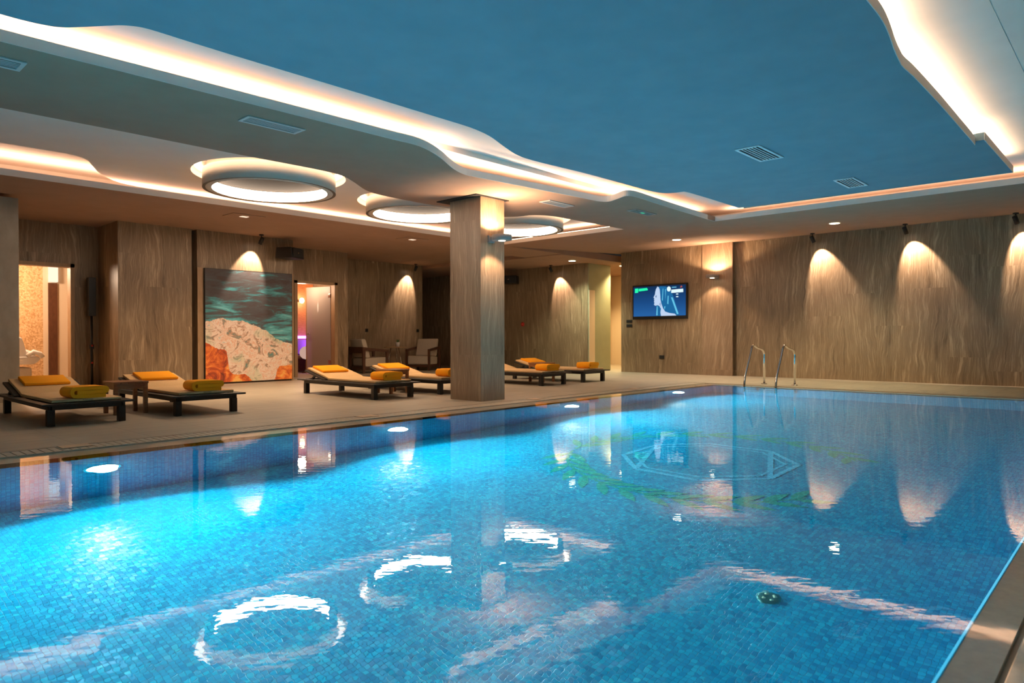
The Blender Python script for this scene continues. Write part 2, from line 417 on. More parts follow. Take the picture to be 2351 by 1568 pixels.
panel('wall_left', M['trav'], [
    (4.23, 5.50, 13.30, 14.35, 0, 3.0),                                   # broad pilaster
    (5.50, 5.60, 13.60, 14.35, 0, 3.0),
    (5.60, 7.60, 13.30, 14.35, 0, 3.0),                                   # picture bay
    (7.60, 8.22, 14.35, 14.50, 0, 3.0), (9.36, 9.66, 14.35, 15.42, 0, 3.0), (8.22, 9.36, 14.35, 14.50, 2.21, 3.0),
    (3.84, 4.24, 14.35, 14.50, 0, 3.0), (XN, 2.6, 14.35, 14.50, 0, 3.0), (2.6, 3.84, 14.35, 14.50, 2.24, 3.0)])
panel('trim_4', M['oak'], [(5.60, 5.70, 13.285, 13.302, 0, 2.24), (7.545, 7.60, 13.285, 13.302, 0, 2.24)])
panel('column_left', M['cream_stone'], [(1.2, 2.46, 11.75, 12.5, 0, 2.875)])
# the near rooms' sides, behind and beside the camera
panel('wall_right', M['trav'], [(XN, 15.4, -2.4, -2.2, 0, 3.6)])
panel('wall_near', M['trav'], [(XN-.2, XN, -2.4, 18.2, 0, 3.6)])

# relaxation room behind the first door
panel('wall_room', M['amber'], [(1.6, 3.95, 16.9, 17.0, 0, 2.6)])
panel('wall_room_side', M['cream_paint'], [(1.4, 1.5, 14.5, 17.0, 0, 2.6), (3.95, 6.2, 16.9, 17.0, 0, 2.6), (6.0, 6.1, 14.5, 17.0, 0, 2.6)])
panel('ceiling_room', M['cream_paint'], [(1.4, 6.2, 14.5, 17.0, 2.5, 2.6)])
panel('trim_5', M['oak'], [(3.775, 3.84, 14.33, 14.52, 0, 2.24), (2.6, 3.84, 14.33, 14.52, 2.175, 2.24)])
panel('door_1', M['walnut'], [(4.04, 4.20, 16.86, 16.90, 0, 2.05)])
# sauna room behind the second door
panel('wall_sauna', M['teak'], [(7.7, 12.0, 16.6, 16.7, 0, 2.5), (7.6, 7.7, 14.5, 16.7, 0, 2.5), (12.0, 12.1, 15.6, 16.7, 0, 2.5)])
panel('ceiling_sauna', M['teak'], [(7.6, 9.66, 14.5, 15.6, 2.45, 2.5), (7.6, 12.1, 15.6, 16.7, 2.45, 2.5)])
panel('trim_6', M['oak'], [(8.22, 8.30, 14.33, 14.52, 0, 2.21), (9.28, 9.36, 14.33, 14.52, 0, 2.21), (8.22, 9.36, 14.33, 14.52, 2.15, 2.21)])

# ------------------------------------------------------------------ ceilings
def smooth_curve(pts, k=5):
    out = []
    n = len(pts)
    for i in range(n-1):
        p0 = pts[max(i-1,0)]; p1 = pts[i]; p2 = pts[i+1]; p3 = pts[min(i+2,n-1)]
        for j in range(k):
            t = j/k; t2 = t*t; t3 = t2*t
            out.append(tuple(.5*((2*p1[a]) + (-p0[a]+p2[a])*t + (2*p0[a]-5*p1[a]+4*p2[a]-p3[a])*t2 + (-p0[a]+3*p1[a]-3*p2[a]+p3[a])*t3) for a in (0,1)))
    out.append(pts[-1]); return out
LIP = [(XN,5.64),(-1,5.64),(.5,5.64),(1.09,5.64),(1.88,5.62),(2.91,5.6),(3.77,5.58),(4.28,5.57),(4.54,5.56),(4.76,5.61),(5.08,5.76),(5.49,6.01),(5.78,6.13),(6.03,6.13),(7.17,6.03),(7.96,5.95),(8.28,5.92),(8.40,5.82),(8.32,5.61),(8.24,5.42),(8.40,5.36),(8.92,5.39),(9.94,5.45),(11.09,5.51)]
BLE = [(XN,5.17),(-1,5.17),(.5,5.17),(.99,5.17),(1.13,5.165),(1.24,5.14),(1.32,5.09),(1.41,4.98),(1.5,4.86),(1.57,4.78),(1.66,4.73),(1.79,4.725),(2.0,4.73),(2.46,4.73),(3.19,4.72),(3.86,4.72),(4.44,4.72),(4.66,4.74),(4.9,4.80),(5.26,4.95),(5.6,5.07),(5.93,5.09),(6.81,5.03),(7.75,5.01),(8.25,4.99),(8.48,4.90),(8.53,4.72)]
BRE = [(8.53,1.345),(8.3,1.34),(7.62,1.335),(6.74,1.33),(5.99,1.335),(5.71,1.345),(5.55,1.335),(5.32,1.31),(5.03,1.27),(4.76,1.243),(4.42,1.235),(3.9,1.24),(3.4,1.3),(3.0,1.33),(2,1.33),(0,1.33),(XN,1.33)]
AED = [(10.75,7.13),(9.14,7.18),(8.75,7.22),(8.50,7.38),(8.40,7.7),(8.1,7.9),(7.0,7.92),(6.2,7.9),(5.78,7.86),(5.5,7.75),(5.1,7.45),(4.8,7.27),(4.4,7.22),(3.4,7.25),(2.4,7.25),(1.4,7.27),(0,7.27),(XN,7.27)]
lip = smooth_curve(LIP); ble = smooth_curve(BLE); bre = smooth_curve(BRE, 5); aed = smooth_curve(AED)

def fill(outline, holes, z, flip=False):
    """flat polygon with holes -> list of verts, faces"""
    b = bmesh.new(); es = []
    for loop in [outline] + holes:
        vs = [b.verts.new((p[0], p[1], z)) for p in loop]
        for i in range(len(vs)): es.append(b.edges.new((vs[i], vs[(i+1) % len(vs)])))
    bmesh.ops.triangle_fill(b, use_beauty=True, use_dissolve=False, edges=es)
    b.verts.index_update()
    V = [v.co.copy() for v in b.verts]; F = [[v.index for v in fc.verts] for fc in b.faces]; b.free()
    return V, F
def slab(name, outline, z0, z1, material, holes=()):
    m = MB()
    for z in (z0, z1):
        V, F = fill(outline, list(holes), z); m.add(V, F)
    for loop in [outline] + list(holes):
        n = len(loop)
        for i in range(n):
            a, b = loop[i], loop[(i+1) % n]
            m.add([(a[0],a[1],z0),(b[0],b[1],z0),(b[0],b[1],z1),(a[0],a[1],z1)], [(0,1,2,3)])
    return struct(m.build(name, material))
def strip(pts, off, w, z, name, material, parent=None, normal_sign=1):
    """flat LED tape lying beside a curve, offset to its left by `off`"""
    m = MB(); L = []; n = len(pts)
    for i, p in enumerate(pts):
        a = Vector(pts[max(i-1,0)]); b = Vector(pts[min(i+1,n-1)]); d = (b-a); d.normalize(); nn = Vector((-d.y, d.x))*normal_sign
        q = Vector(p)
        L.append((q+nn*off, q+nn*(off+w)))
    for (a,b),(c,d) in zip(L, L[1:]):
        m.add([(a.x,a.y,z),(c.x,c.y,z),(d.x,d.y,z),(b.x,b.y,z)], [(0,1,2,3)])
    return m.build(name, material, parent)

# lounger-side dropped ceiling between the two coves
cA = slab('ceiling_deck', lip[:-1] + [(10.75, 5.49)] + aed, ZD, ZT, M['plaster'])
# far part: flat lip, then easing up towards the far wall
m = MB()
prof = [(10.75, ZD), (11.10, ZD), (15.45, 3.085), (15.45, 3.165), (11.10, ZT), (10.75, ZT)]
m.extr([(p[0], p[1]) for p in prof], 'y', 5.49, 10.3)
prof2 = [(11.09, ZD), (15.45, 3.085), (15.45, 3.165), (11.09, ZT)]
m.extr(prof2, 'y', -2.2, 5.49)
cF = struct(m.build('ceiling_far', M['plaster']))
# outer soffit and lower ceilings over the left wall
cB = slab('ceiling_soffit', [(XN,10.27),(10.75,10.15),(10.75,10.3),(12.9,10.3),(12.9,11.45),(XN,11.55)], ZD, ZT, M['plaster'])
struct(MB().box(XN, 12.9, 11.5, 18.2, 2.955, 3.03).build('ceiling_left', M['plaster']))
struct(MB().box(12.9, 19.5, 10.3, 18.2, 2.865, 3.03).build('ceiling_mid', M['plaster']))
struct(MB().box(15.45, 19.5, 9.8, 10.3, 2.865, 3.03).build('ceiling_corridor', M['plaster']))
# slab above the pool, with its steps
m = MB()
m.box(XN, 11.76, .80, 6.05, 3.15, 3.25)
m.box(XN, 12.1, -2.2, .80, 3.152, 3.35)
m.box(XN, 11.55, 6.05, 6.75, 3.085, 3.25)
m.box(11.75, 12.1, .80, 6.75, 3.15, 3.25)
m.box(XN, 12.1, 6.62, 6.75, ZT, 3.2)
m.box(12.0, 12.1, -2.2, 6.75, ZT, 3.3)
struct(m.build('ceiling_cove', M['cove_plaster']))
# dropped cloud over the water
cP = slab('ceiling_panel', ble + bre, ZD, ZT, M['panel_bluish'])
# its far band sits a little higher
slab('ceiling_panel_band', [(8.52,1.262),(10.46,1.25),(10.38,4.745),(9.4,4.735),(8.8,4.745),(8.52,4.79)], ZD+.035, ZT+.035, M['panel_bluish'])
strip([(10.44,1.26),(8.55,1.27)], .075, .035, ZT+.047, 'led_tape', M['led'], cP, -1)
def fascia(pts, z0, z1, name, t=.006, sgn=1):
    m = MB(); n = len(pts); L = []
    for i, p in enumerate(pts):
        a = Vector(pts[max(i-1,0)]); b = Vector(pts[min(i+1,n-1)]); d = (b-a).normalized(); nn = Vector((-d.y, d.x))*sgn*t
        L.append((Vector(p), Vector(p)+nn))
    for (a,b),(c,d) in zip(L, L[1:]):
        m.add([(a.x,a.y,z0),(c.x,c.y,z0),(d.x,d.y,z0),(b.x,b.y,z0),(a.x,a.y,z1),(c.x,c.y,z1),(d.x,d.y,z1),(b.x,b.y,z1)], [(0,1,2,3),(4,7,6,5),(0,4,5,1),(3,2,6,7),(0,3,7,4),(1,5,6,2)])
    return struct(m.build(name, M['cove_plaster']))
fascia(lip, ZD-.002, ZT, 'trim_7', sgn=-1)
fascia([(11.089,5.51),(11.089,-2.2)], ZD-.002, ZT, 'trim_8', sgn=-1)
fascia(bre, ZD-.002, ZT, 'trim_9')
fascia([(10.46,4.7),(10.46,1.25),(8.52,1.262)], ZD+.033, ZT+.035, 'trim_10')
fascia([(XN,10.27),(10.75,10.15),(10.75,7.13)], ZD-.002, ZT, 'trim_11', sgn=-1)
# recess over the loungers
RC = [(4.67, 8.74), (7.21, 8.68), (9.49, 8.62)]
RED = smooth_curve([(11.3,10.76),(9,10.77),(5,10.77),(4.0,10.76),(3.58,10.70),(3.32,10.56),(3.06,10.26),(2.85,9.86),(2.70,9.57),(2.49,9.43),(2.08,9.43),(1.4,9.44),(0,9.44),(XN,9.44)])
RH = .985; RR = .85
holes = [[(c[0]+RH*math.cos(2*PI*k/56), c[1]+RH*math.sin(2*PI*k/56)) for k in range(56)] for c in RC]
slab('ceiling_recess', [(XN,6.76),(11.3,6.76)] + RED, 3.08, 3.10, M['cove_plaster'], holes)
m = MB().box(XN, 11.5, 9.3, 11.35, 3.22, 3.3).box(XN, 11.5, 11.25, 11.35, ZT, 3.25).box(11.42, 11.5, 6.76, 11.35, ZT, 3.25)
for c in RC:
    m.box(c[0]-1.15, c[0]+1.15, c[1]-1.15, c[1]+1.05, 3.184, 3.219)
    m.lathe([(RH+.001, 3.099), (RH+.001, 3.184)], 56, (c[0], c[1], 0))
struct(m.build('ceiling_recess_cove', M['cove_plaster']))
# hidden tapes
strip([(XN,5.92)] + [(p[0], max(5.92, p[1]+.06)) for p in lip if 0 < p[0] < 8.0] + [(8.3,6.02),(8.7,5.92),(11.3,5.92)], 0, .035, ZT+.012, 'led_tape', M['led'], cA)
strip([(11.10,5.45),(11.08,3.0),(11.06,-2.1)], .40, .035, ZT+.034, 'led_tape', M['led'], cF)
strip(bre, .075, .035, ZT+.012, 'led_tape', M['led'], cP, -1)
strip([(XN,10.27),(3.0,10.24),(10.70,10.15)], .34, .045, ZT+.012, 'led_tape', M['led_soft'], cB)
strip([(10.75,10.1),(10.75,7.2)], .05, .035, ZT+.012, 'led_tape', M['led_soft'], cF)

# round column by the pool edge is square, clad in stone
panel('column', M['trav_light'], [(6.80, 7.28, 6.87, 7.50, 0, 2.872)])
panel('column_painted_gap', M['painted_gap_shade'], [(6.68, 7.34, 6.83, 7.66, 2.868, 2.882)])  # black sheet in place of the shaded gap around the column top

# ------------------------------------------------------------------ ring lights
ringw = mottled('ring_paint', (.62,.54,.44), (.66,.58,.48), 4, 2, .7)
ring_dark = mat('ring_rim', (.12,.09,.065), .6)
ring_lab = ['largest round halo ceiling light, nearest the picture bay and furthest from the column',
            'middle round halo ceiling light, partly hidden by the stone column',
            'round halo ceiling light beyond the stone column, at the far end of the recess']
r0 = thing('ring_light', ring_lab[0], 'ceiling light', (RC[0][0], RC[0][1], 2.872), group='halo lights in the ceiling recess')
MB().lathe([(.742,.0),(RR,.0),(RR,.222),(.83,.222),(.768,.145)], 72, close=False).build('ring_body', ringw, r0)
MB().lathe([(.735,.002),(RR+.001,-.001)], 72).build('rim', ring_dark, r0)
MB().lathe([(.742,.004),(.751,.05),(.760,.10),(.768,.145)], 72).build('diffuser', M['ring_glow'], r0)
MB().lathe([(.0,.150),(.772,.150)], 72).build('mounting_disc', mottled('ring_disc_paint', (.007,.0050,.0034), (.009,.0064,.0044), 3, 2, .9, spec=.05), r0)
MB().lathe([(RR+.02,.285),(RR+.10,.285)], 72).build('led_tape', emitter('ring_led', WARM, 3.2), r0)
MB().lathe([(.80,.205),(.80,.311)], 40).build('hanger', ringw, r0)
for c, lb in zip(RC[1:], ring_lab[1:]):
    o = copy_tree(r0); o.location = (c[0], c[1], 2.872); o['label'] = lb

# ------------------------------------------------------------------ grilles and downlights
def grille(x0, x1, y0, y1, z, label, n, mat_frame, slats='x', group='ceiling air grilles', dx=.03):
    t = thing('air_grille', label, 'vent', ((x0+x1)/2, (y0+y1)/2, z), group=group)
    w, d = (x1-x0)/2, (y1-y0)/2; b = .03
    MB().box(-w,w,-d,-d+b,-.012,-.001).box(-w,w,d-b,d,-.012,-.001).box(-w,-w+b,-d+b,d-b,-.012,-.001).box(w-b,w,-d+b,d-b,-.012,-.001).build('grille_frame', mat_frame, t, bevel=.002)
    MB().box(-w+b,w-b,-d+b,d-b,-.004,-.001).build('duct_shade', M['painted_gap_shade'], t)  # dark plate painted as the shade behind the slats
    st = (2*d-2*b)/n; m = MB()
    for i in range(1, n): m.box(-w+b, w-b, -d+b+st*i-.006, -d+b+st*i+.006, -.010, -.003)
    m.build('slats', mat_frame, t)
    return t
grille(.72, 1.30, 5.93, 6.15, ZD, 'white slatted ceiling grille cut by the photo edge, above the near loungers', 5, M['vent_white'])
grille(2.94, 3.51, 5.90, 6.10, ZD, 'grey slatted ceiling grille between the pool cove and the largest halo light', 5, M['vent_white'])
grille(7.71, 8.30, 6.37, 6.57, ZD, 'white ceiling grille in the warm glow right of the column top', 5, M['vent_white'])
grille(6.98, 7.64, 2.97, 3.24, ZD, 'larger blue-lit ceiling grille over the pool', 6, M['vent_bright'])
grille(9.36, 9.98, 2.76, 3.01, ZD+.035, 'smaller blue-lit ceiling grille near the far edge of the pool ceiling', 6, M['vent_bright'])
t = thing('emergency_light', 'flat greenish-glowing ceiling panel right of the warm grille', 'ceiling light', (9.48, 5.94, ZD))
MB().box(-.30,.30,-.09,.09,-.010,-.001).build('frame', M['grey_metal'], t, bevel=.002)
MB().box(-.26,.26,-.06,.06,-.013,-.009).build('lens', mat('green_lens', (.16,.22,.19), .25), t)
MB().box(-.03,.06,-.03,.02,-.014,-.0125).build('glow', emitter('green_glow', (.1,.9,.5), .25), t)
for x, y, lb in ((5.33, 10.85, 'dim square ceiling fitting above and left of the picture spotlight'), (8.9, 10.95, 'dim square ceiling fitting left of the column, under the recess edge')):
    t = thing('ceiling_panel_light', lb, 'ceiling light', (x, y, ZD), group='dim square soffit fittings')
    MB().box(-.27,.27,-.2,.2,-.010,-.001).build('frame', M['plaster'], t, bevel=.002)
    MB().box(-.06,.06,-.05,.05,-.014,-.009).build('lens', emitter('dim_lens', (1,.7,.5), .5), t)
    L = bpy.data.lights.new('soffit_beam', 'SPOT'); L.energy = 165; L.spot_size = R(140); L.spot_blend = .9; L.color = (1,.72,.46); L.shadow_soft_size = .06
    q = bpy.data.objects.new('soffit_beam', L); COL.objects.link(q); q.location = (0,0,-.03); q.parent = t
def zfar(x): return ZD + (x-11.1)/(15.45-11.1)*(3.085-ZD)
def downlight(x, y, z, label, col=(1,.85,.62), e=9, r=.085, power=14, spot=R(120), group='recessed round downlights', lit=True):
    t = thing('downlight', label, 'ceiling light', (x, y, z), group=group)
    MB().lathe([(r,-.002),(r+.02,-.010),(r+.022,-.001)], 28).build('trim_ring', M['vent_white'], t)
    MB().lathe([(0,-.006),(r,-.006)], 28).build('lens', emitter('downlight_lens', col, e), t)
    if lit:
        L = bpy.data.lights.new('downlight_beam', 'SPOT'); L.energy = power; L.spot_size = spot; L.spot_blend = .8; L.color = col; L.shadow_soft_size = .06
        o = bpy.data.objects.new('downlight_beam', L); COL.objects.link(o); o.location = (0,0,-.03); o.parent = t
downlight(13.4, 4.28, zfar(13.4)-.002, 'round recessed downlight over the far deck, right of the ladder', (1,.88,.55), power=110)
downlight(13.3, 7.47, zfar(13.3)-.002, 'round recessed downlight above the television wall', (1,.86,.66), power=110)
downlight(14.15, 10.95, 2.863, 'greenish-white round downlight above the sage wall', (.85,1,.72), power=85)
downlight(17.6, 12.3, 2.863, 'yellow downlight in the corridor ceiling, nearer the sage wall', (1,.74,.36), power=130, r=.1)
downlight(16.1, 10.72, 2.863, 'yellow downlight in the corridor ceiling, beside the television wall corner', (1,.74,.36), power=130, r=.07)

# ------------------------------------------------------------------ wall spotlights
def aim(o, d):
    o.rotation_euler = Vector(d).to_track_quat('-Z', 'Y').to_euler()
def spot_head(x, y, z, d, label, power, size=R(64)):
    """black adjustable head hung from the ceiling, aimed along d"""
    t = thing('spotlight', label, 'spotlight', (x, y, z), group='black ceiling spotlights')
    MB().lathe([(0,-.001),(.045,-.001),(.045,-.02),(0,-.02)], 20).build('canopy', M['black'], t)
    MB().tube([(0,0,-.018),(0,0,-.06)], .012).build('stem', M['black'], t)
    dv = Vector(d).normalized(); q = Vector((0,0,-1)).rotation_difference(dv).to_matrix().to_4x4()
    h = MB().lathe([(0,.07),(.036,.07),(.04,.06),(.04,-.075),(.034,-.075),(.034,-.05),(0,-.05)], 20).xf(Matrix.Translation((0,0,-.12)) @ q)
    h.build('head', M['black'], t)
    MB().lathe([(0,-.052),(.033,-.052)], 20).xf(Matrix.Translation((0,0,-.12)) @ q).build('lens', emitter('spot_lens', (1,.8,.62), 12), t)
    L = bpy.data.lights.new('spot_beam', 'SPOT'); L.energy = power; L.color = (1, .74, .56); L.spot_size = size; L.spot_blend = .35; L.shadow_soft_size = .025
    o = bpy.data.objects.new('spot_beam', L); COL.objects.link(o); o.parent = t
    o.location = Vector((0,0,-.12)) + dv*.08; aim(o, dv)
for y, lb in ((5.20,'black ceiling spotlight right of the ladder, leftmost of three along the far wall'), (3.47,'black ceiling spotlight in the middle of the far stone wall'), (1.74,'black ceiling spotlight at the photo edge on the far stone wall')):
    spot_head(14.90, y, zfar(14.90)-.001, (.52,-.26,-1), lb, 75)
spot_head(6.75, 13.02, 2.953, (-.22,.55,-1), 'black ceiling spotlight above the abstract painting', 70)
spot_head(12.42, 15.13, 2.953, (-.24,.55,-1), 'black ceiling spotlight above the armchairs', 55)
spot_head(14.62, 12.05, 2.863, (.5,-.28,-1), 'black ceiling spotlight on the wall right of the column', 60)

# ------------------------------------------------------------------ disc sconces
def sconce(loc, rz, label):
    """round up-and-down wall lamp; local +Y points away from the wall"""
    t = thing('wall_lamp', label, 'wall lamp', loc, rz, group='round up-and-down wall lamps')
    MB().box(-.06,.06,.001,.035,-.05,.05).build('back_plate', M['grey_metal'], t, bevel=.004)
    MB().box(-.035,.035,.03,.11,-.03,.025).build('arm', M['grey_metal'], t, bevel=.004)
    MB().lathe([(0,.034),(.11,.034),(.125,.040),(.14,.036),(.14,-.032),(.12,-.04),(.05,-.04)], 40, (0,.23,0)).build('shade', M['grey_metal'], t)
    MB().lathe([(0,-.043),(.05,-.043)], 24, (0,.23,0)).build('lens', emitter('sconce_lens', (1,.85,.62), 8), t)
    MB().lathe([(0,.041),(.105,.041)], 24, (0,.23,0)).build('upper_lens', emitter('sconce_upper', (1,.74,.5), 6), t)
    for s, p, sz in ((1, 65, R(150)), (-1, 22, R(110))):
        L = bpy.data.lights.new('sconce_beam', 'SPOT'); L.energy = p; L.color = (1,.68,.43); L.spot_size = sz; L.spot_blend = .25; L.shadow_soft_size = .07
        o = bpy.data.objects.new('sconce_beam', L); COL.objects.link(o); o.parent = t; o.location = (0,.23,.05*s)
        o.rotation_euler = (PI if s > 0 else 0, 0, 0)
sconce((6.99, 6.869, 2.285), PI, 'round grey wall lamp on the freestanding stone column')
sconce((15.029, 7.40, 2.29), PI/2, 'round grey wall lamp on the far wall right of the television')

# ------------------------------------------------------------------ pool lamps
def plamp(x, label):
    t = thing('pool_light', label, 'pool light', (x, YL, -.68), group='round underwater lights in the pool wall')
    RX = Matrix.Rotation(PI/2, 4, 'X')           # lathe axis z -> -y
    MB().lathe([(.115,.001),(.135,.006),(.14,.0)], 32).xf(RX).build('bezel', M['steel'], t)
    MB().lathe([(0,.035),(.04,.033),(.08,.024),(.105,.010),(.115,.001)], 32).xf(RX).build('lens', emitter('pool_lens', (.45,.90,1), 70), t)
    L = bpy.data.lights.new('pool_beam', 'SPOT'); L.energy = 235; L.color = (.5,.9,1); L.spot_size = R(152); L.spot_blend = .25; L.shadow_soft_size = .09
    o = bpy.data.objects.new('pool_beam', L); COL.objects.link(o); o.parent = t; o.location = (0,-.05,0); aim(o, (0,-1,-.06))
plamp(1.82, 'underwater pool light nearest the camera, below the pair of near loungers')
plamp(4.73, 'second underwater pool light from the near end of the pool')
plamp(7.82, 'underwater pool light right of the column, third along the pool wall')
plamp(10.84, 'underwater pool light in the far corner of the pool')
plamp(-1.1, 'underwater pool light at the near end, outside the photo')
for x, lb in ((1.76,'beige skimmer lid in front of the nearest lounger'), (4.68,'beige skimmer lid left of the column'), (7.62,'beige skimmer lid right of the column'), (10.3,'small far beige skimmer lid near the pool corner')):
    tag(MB().box(x-.11, x+.11, 6.50, 6.665, -.002, .004).build('skimmer_lid', mat('lid_beige', (.62,.44,.28), .4), bevel=.002), lb, 'lid', 'skimmer lids on the overflow grating')

# ------------------------------------------------------------------ inlaid emblem on the pool floor
GC = Vector((6.31, 3.20))
em = thing('floor_emblem', 'green laurel wreath around a light blue octagon inlaid in the pool floor', 'mosaic emblem', (GC.x, GC.y, DP))
def line_strip(m, a, b, w, z0=.001, z1=.004):
    a = Vector(a); b = Vector(b); d = (b-a).normalized(); n = Vector((-d.y, d.x))*w/2
    m.prism([(a+n)[:], (a-n)[:], (b-n)[:], (b+n)[:]], z0, z1)
OCT = [(-.34,.76),(.32,.77),(.74,.35),(.75,-.32),(.32,-.76),(-.32,-.75),(-.75,-.29),(-.75,.35)]
m = MB()
for i in range(8):
    a, b = OCT[i], OCT[(i+1) % 8]; line_strip(m, a, b, .05)
    k = .86; line_strip(m, (a[0]*k,a[1]*k), (b[0]*k,b[1]*k), .03, .001, .0035)
line_strip(m, OCT[1], OCT[7], .05, .001, .003); line_strip(m, OCT[3], OCT[5], .05, .001, .003)
m.build('octagon', M['sky_tile'], em)
m = MB()
def branch(a0, a1):
    n = 13; s = 1 if a1 > a0 else -1
    pts = [(1.38*math.cos(R(a0+(a1-a0)*i/40)), 1.38*math.sin(R(a0+(a1-a0)*i/40))) for i in range(41)]
    for p, q in zip(pts, pts[1:]): line_strip(m, p, q, .028, .001, .0025)
    for i in range(n):
        a = R(a0+(a1-a0)*(i+.4)/n); px, py = 1.38*math.cos(a), 1.38*math.sin(a)
        for side in (1, -1):
            ang = a + s*PI/2 + side*R(32); L = .44 - .009*i; W = .048
            d = Vector((math.cos(ang), math.sin(ang))); nn = Vector((-d.y, d.x))
            o = [Vector((px,py)) + d*L*t + nn*W*w for t, w in ((0,0),(.25,.8),(.5,1),(.75,.7),(1,0),(.75,-.7),(.5,-1),(.25,-.8))]
            m.prism([v[:] for v in o], .001, .0035 + .0004*side)
branch(108, -55); branch(112, 240)
m.build('wreath', M['green_tile'], em)
t = thing('pool_drain', 'small round metal drain cover in the pool floor', 'drain', (3.85, 1.58, DP))
MB().lathe([(0,.012),(.03,.012),(.05,.014),(.066,.008),(.07,.001)], 28).build('cover', mat('drain_metal', (.05,.16,.14), .3, .6), t)
scw = mat('drain_screw', (.40,.42,.26), .3, .5)
for k in range(4):
    a = PI/4 + PI/2*k; MB().lathe([(0,.018),(.010,.016),(.012,.012)], 12, (.033*math.cos(a), .033*math.sin(a), 0)).build('screw', scw, t)

# ------------------------------------------------------------------ pool ladder
t = thing('pool_ladder', 'polished steel ladder handrails at the far edge of the pool', 'ladder', (12.84, 5.08, 0))
for yy in (.285, -.285):
    path = [(0,yy,0.004),(0,yy,.55)]
    for k in range(1, 9):
        a = PI/2*k/8; path.append((-.20*(1-math.cos(a)), yy, .55+.20*math.sin(a)*.62))
    path += [(-.34,yy,.70),(-.45,yy,.74),(-.50,yy,.745),(-.535,yy,.72),(-.56,yy,.68)]
    path += [(-.80,yy,.26),(-.84,yy,.18),(-.865,yy,.08),(-.872,yy,0),(-.875,yy,-.05)]
    MB().tube(path, .0205, 12).build('handrail', M['steel'], t)
    MB().tube([(-.875,yy,-.05),(-.875,yy,-.9)], .0205, 12).build('submerged_rail', M['steel'], t)
    MB().lathe([(.022,.022),(.05,.018),(.055,.001),(0,.001)], 20, (0,yy,0)).build('flange', M['steel'], t)
for k in range(3):
    MB().box(-.94,-.81,-.28,.28,-.30-.26*k,-.27-.26*k).build('tread', M['steel'], t, bevel=.006)

# ------------------------------------------------------------------ loungers
def round_poly(pts, r, k=4):
    out = []; n = len(pts)
    for i in range(n):
        p = Vector(pts[i]); a = Vector(pts[i-1]); b = Vector(pts[(i+1) % n])
        da = (a-p); db = (b-p); rr = min(r, da.length*.45, db.length*.45); da.normalize(); db.normalize()
        s, e = p+da*rr, p+db*rr
        for j in range(k+1):
            u = j/k; out.append(tuple((s*(1-u)**2 + p*2*u*(1-u) + e*u*u)))
    return out
def thick_path(pts, th):
    """outline of a ribbon of thickness th along a polyline (for folded cloth)"""
    n = len(pts); L = []; Rr = []
    for i in range(n):
        a = Vector(pts[max(i-1,0)]); b = Vector(pts[min(i+1,n-1)]); d = (b-a).normalized(); nn = Vector((-d.y,d.x))*th/2; p = Vector(pts[i])
        L.append(tuple(p+nn)); Rr.append(tuple(p-nn))
    return L + Rr[::-1]
LW, LL = .43, 2.08      # half width, length; local origin: middle of the foot end on the floor, +Y to the head
HY, HZ = 1.36, .222     # hinge of the backrest
BA = R(13)
def make_lounger(label):
    t = thing('sun_lounger', label, 'sun lounger', group='dark-framed sun loungers along the pool')
    m = MB()
    m.box(-LW+.09, LW-.09, .09, .13, .165, .215).box(-LW+.09, LW-.09, LL-.13, LL-.09, .165, .215)
    for s in (-1, 1): m.box(s*(LW-.09)-.02, s*(LW-.09)+.02, .09, LL-.09, .165, .215)
    m.box(-LW, LW, 0, .10, .213, .233)
    m.box(-LW, -LW+.085, .10, LL, .213, .233).box(LW-.085, LW, .10, LL, .213, .233).box(-LW+.085, LW-.085, LL-.085, LL, .213, .233)
    n = 16
    for i in range(n): m.box(-LW+.08, LW-.08, .106+i*(LL-.106)/n, .106+(i+.88)*(LL-.106)/n, .200, .217)
    m.build('frame', M['dark_wood'], t, bevel=.003)
    for x in (-1, 1):
        for y in (.09, LL-.16):
            MB().box(x*(LW-.10)-.035*(1 if x > 0 else 1), x*(LW-.10)+.035, y, y+.07, 0, .166).build('leg', M['dark_wood'], t, bevel=.003)
    c, s_ = math.cos(BA), math.sin(BA)
    def bk(l, h): return (HY + l*c - h*s_, HZ + l*s_ + h*c)
    MB().extr([bk(0,.0), bk(.59,.0), bk(.59,.025), bk(0,.025)], 'x', -LW+.05, LW-.05).build('backrest', M['dark_wood'], t, bevel=.003)
    for s in (-1, 1):
        a = bk(.30, 0); MB().extr([(a[0]-.02,a[1]), (a[0]+.03,a[1]+.01), (a[0]+.13,.237), (a[0]+.08,.237)], 'x', s*(LW-.08)-.012, s*(LW-.08)+.012).build('support', M['dark_wood'], t)
    th = .034
    low = [(.10,.2345), (HY-.01,.2345), bk(.0,.027), bk(.60,.027), bk(.60,.027+th), bk(.06,.027+th), (HY-.04,.2345+th), (.10,.2345+th)]
    MB().extr(round_poly(low, .018), 'x', -.325, .325, smooth=True).build('mattress', M['mattress'], t, bevel=.012, seg=3)
    MB().tube([(-.325,.105,.262),(.325,.105,.262)], .006, 8).build('piping', M['mattress'], t)
    MB().box(-.04,.05,.092,.101,.25,.262).build('tie', mat('tie_fabric', (.42,.27,.14), .9), t)
    return t
def head_towel(label):
    t = tag(empty('head_towel'), label, 'towel', 'flat yellow towels on the lounger backrests')
    return t
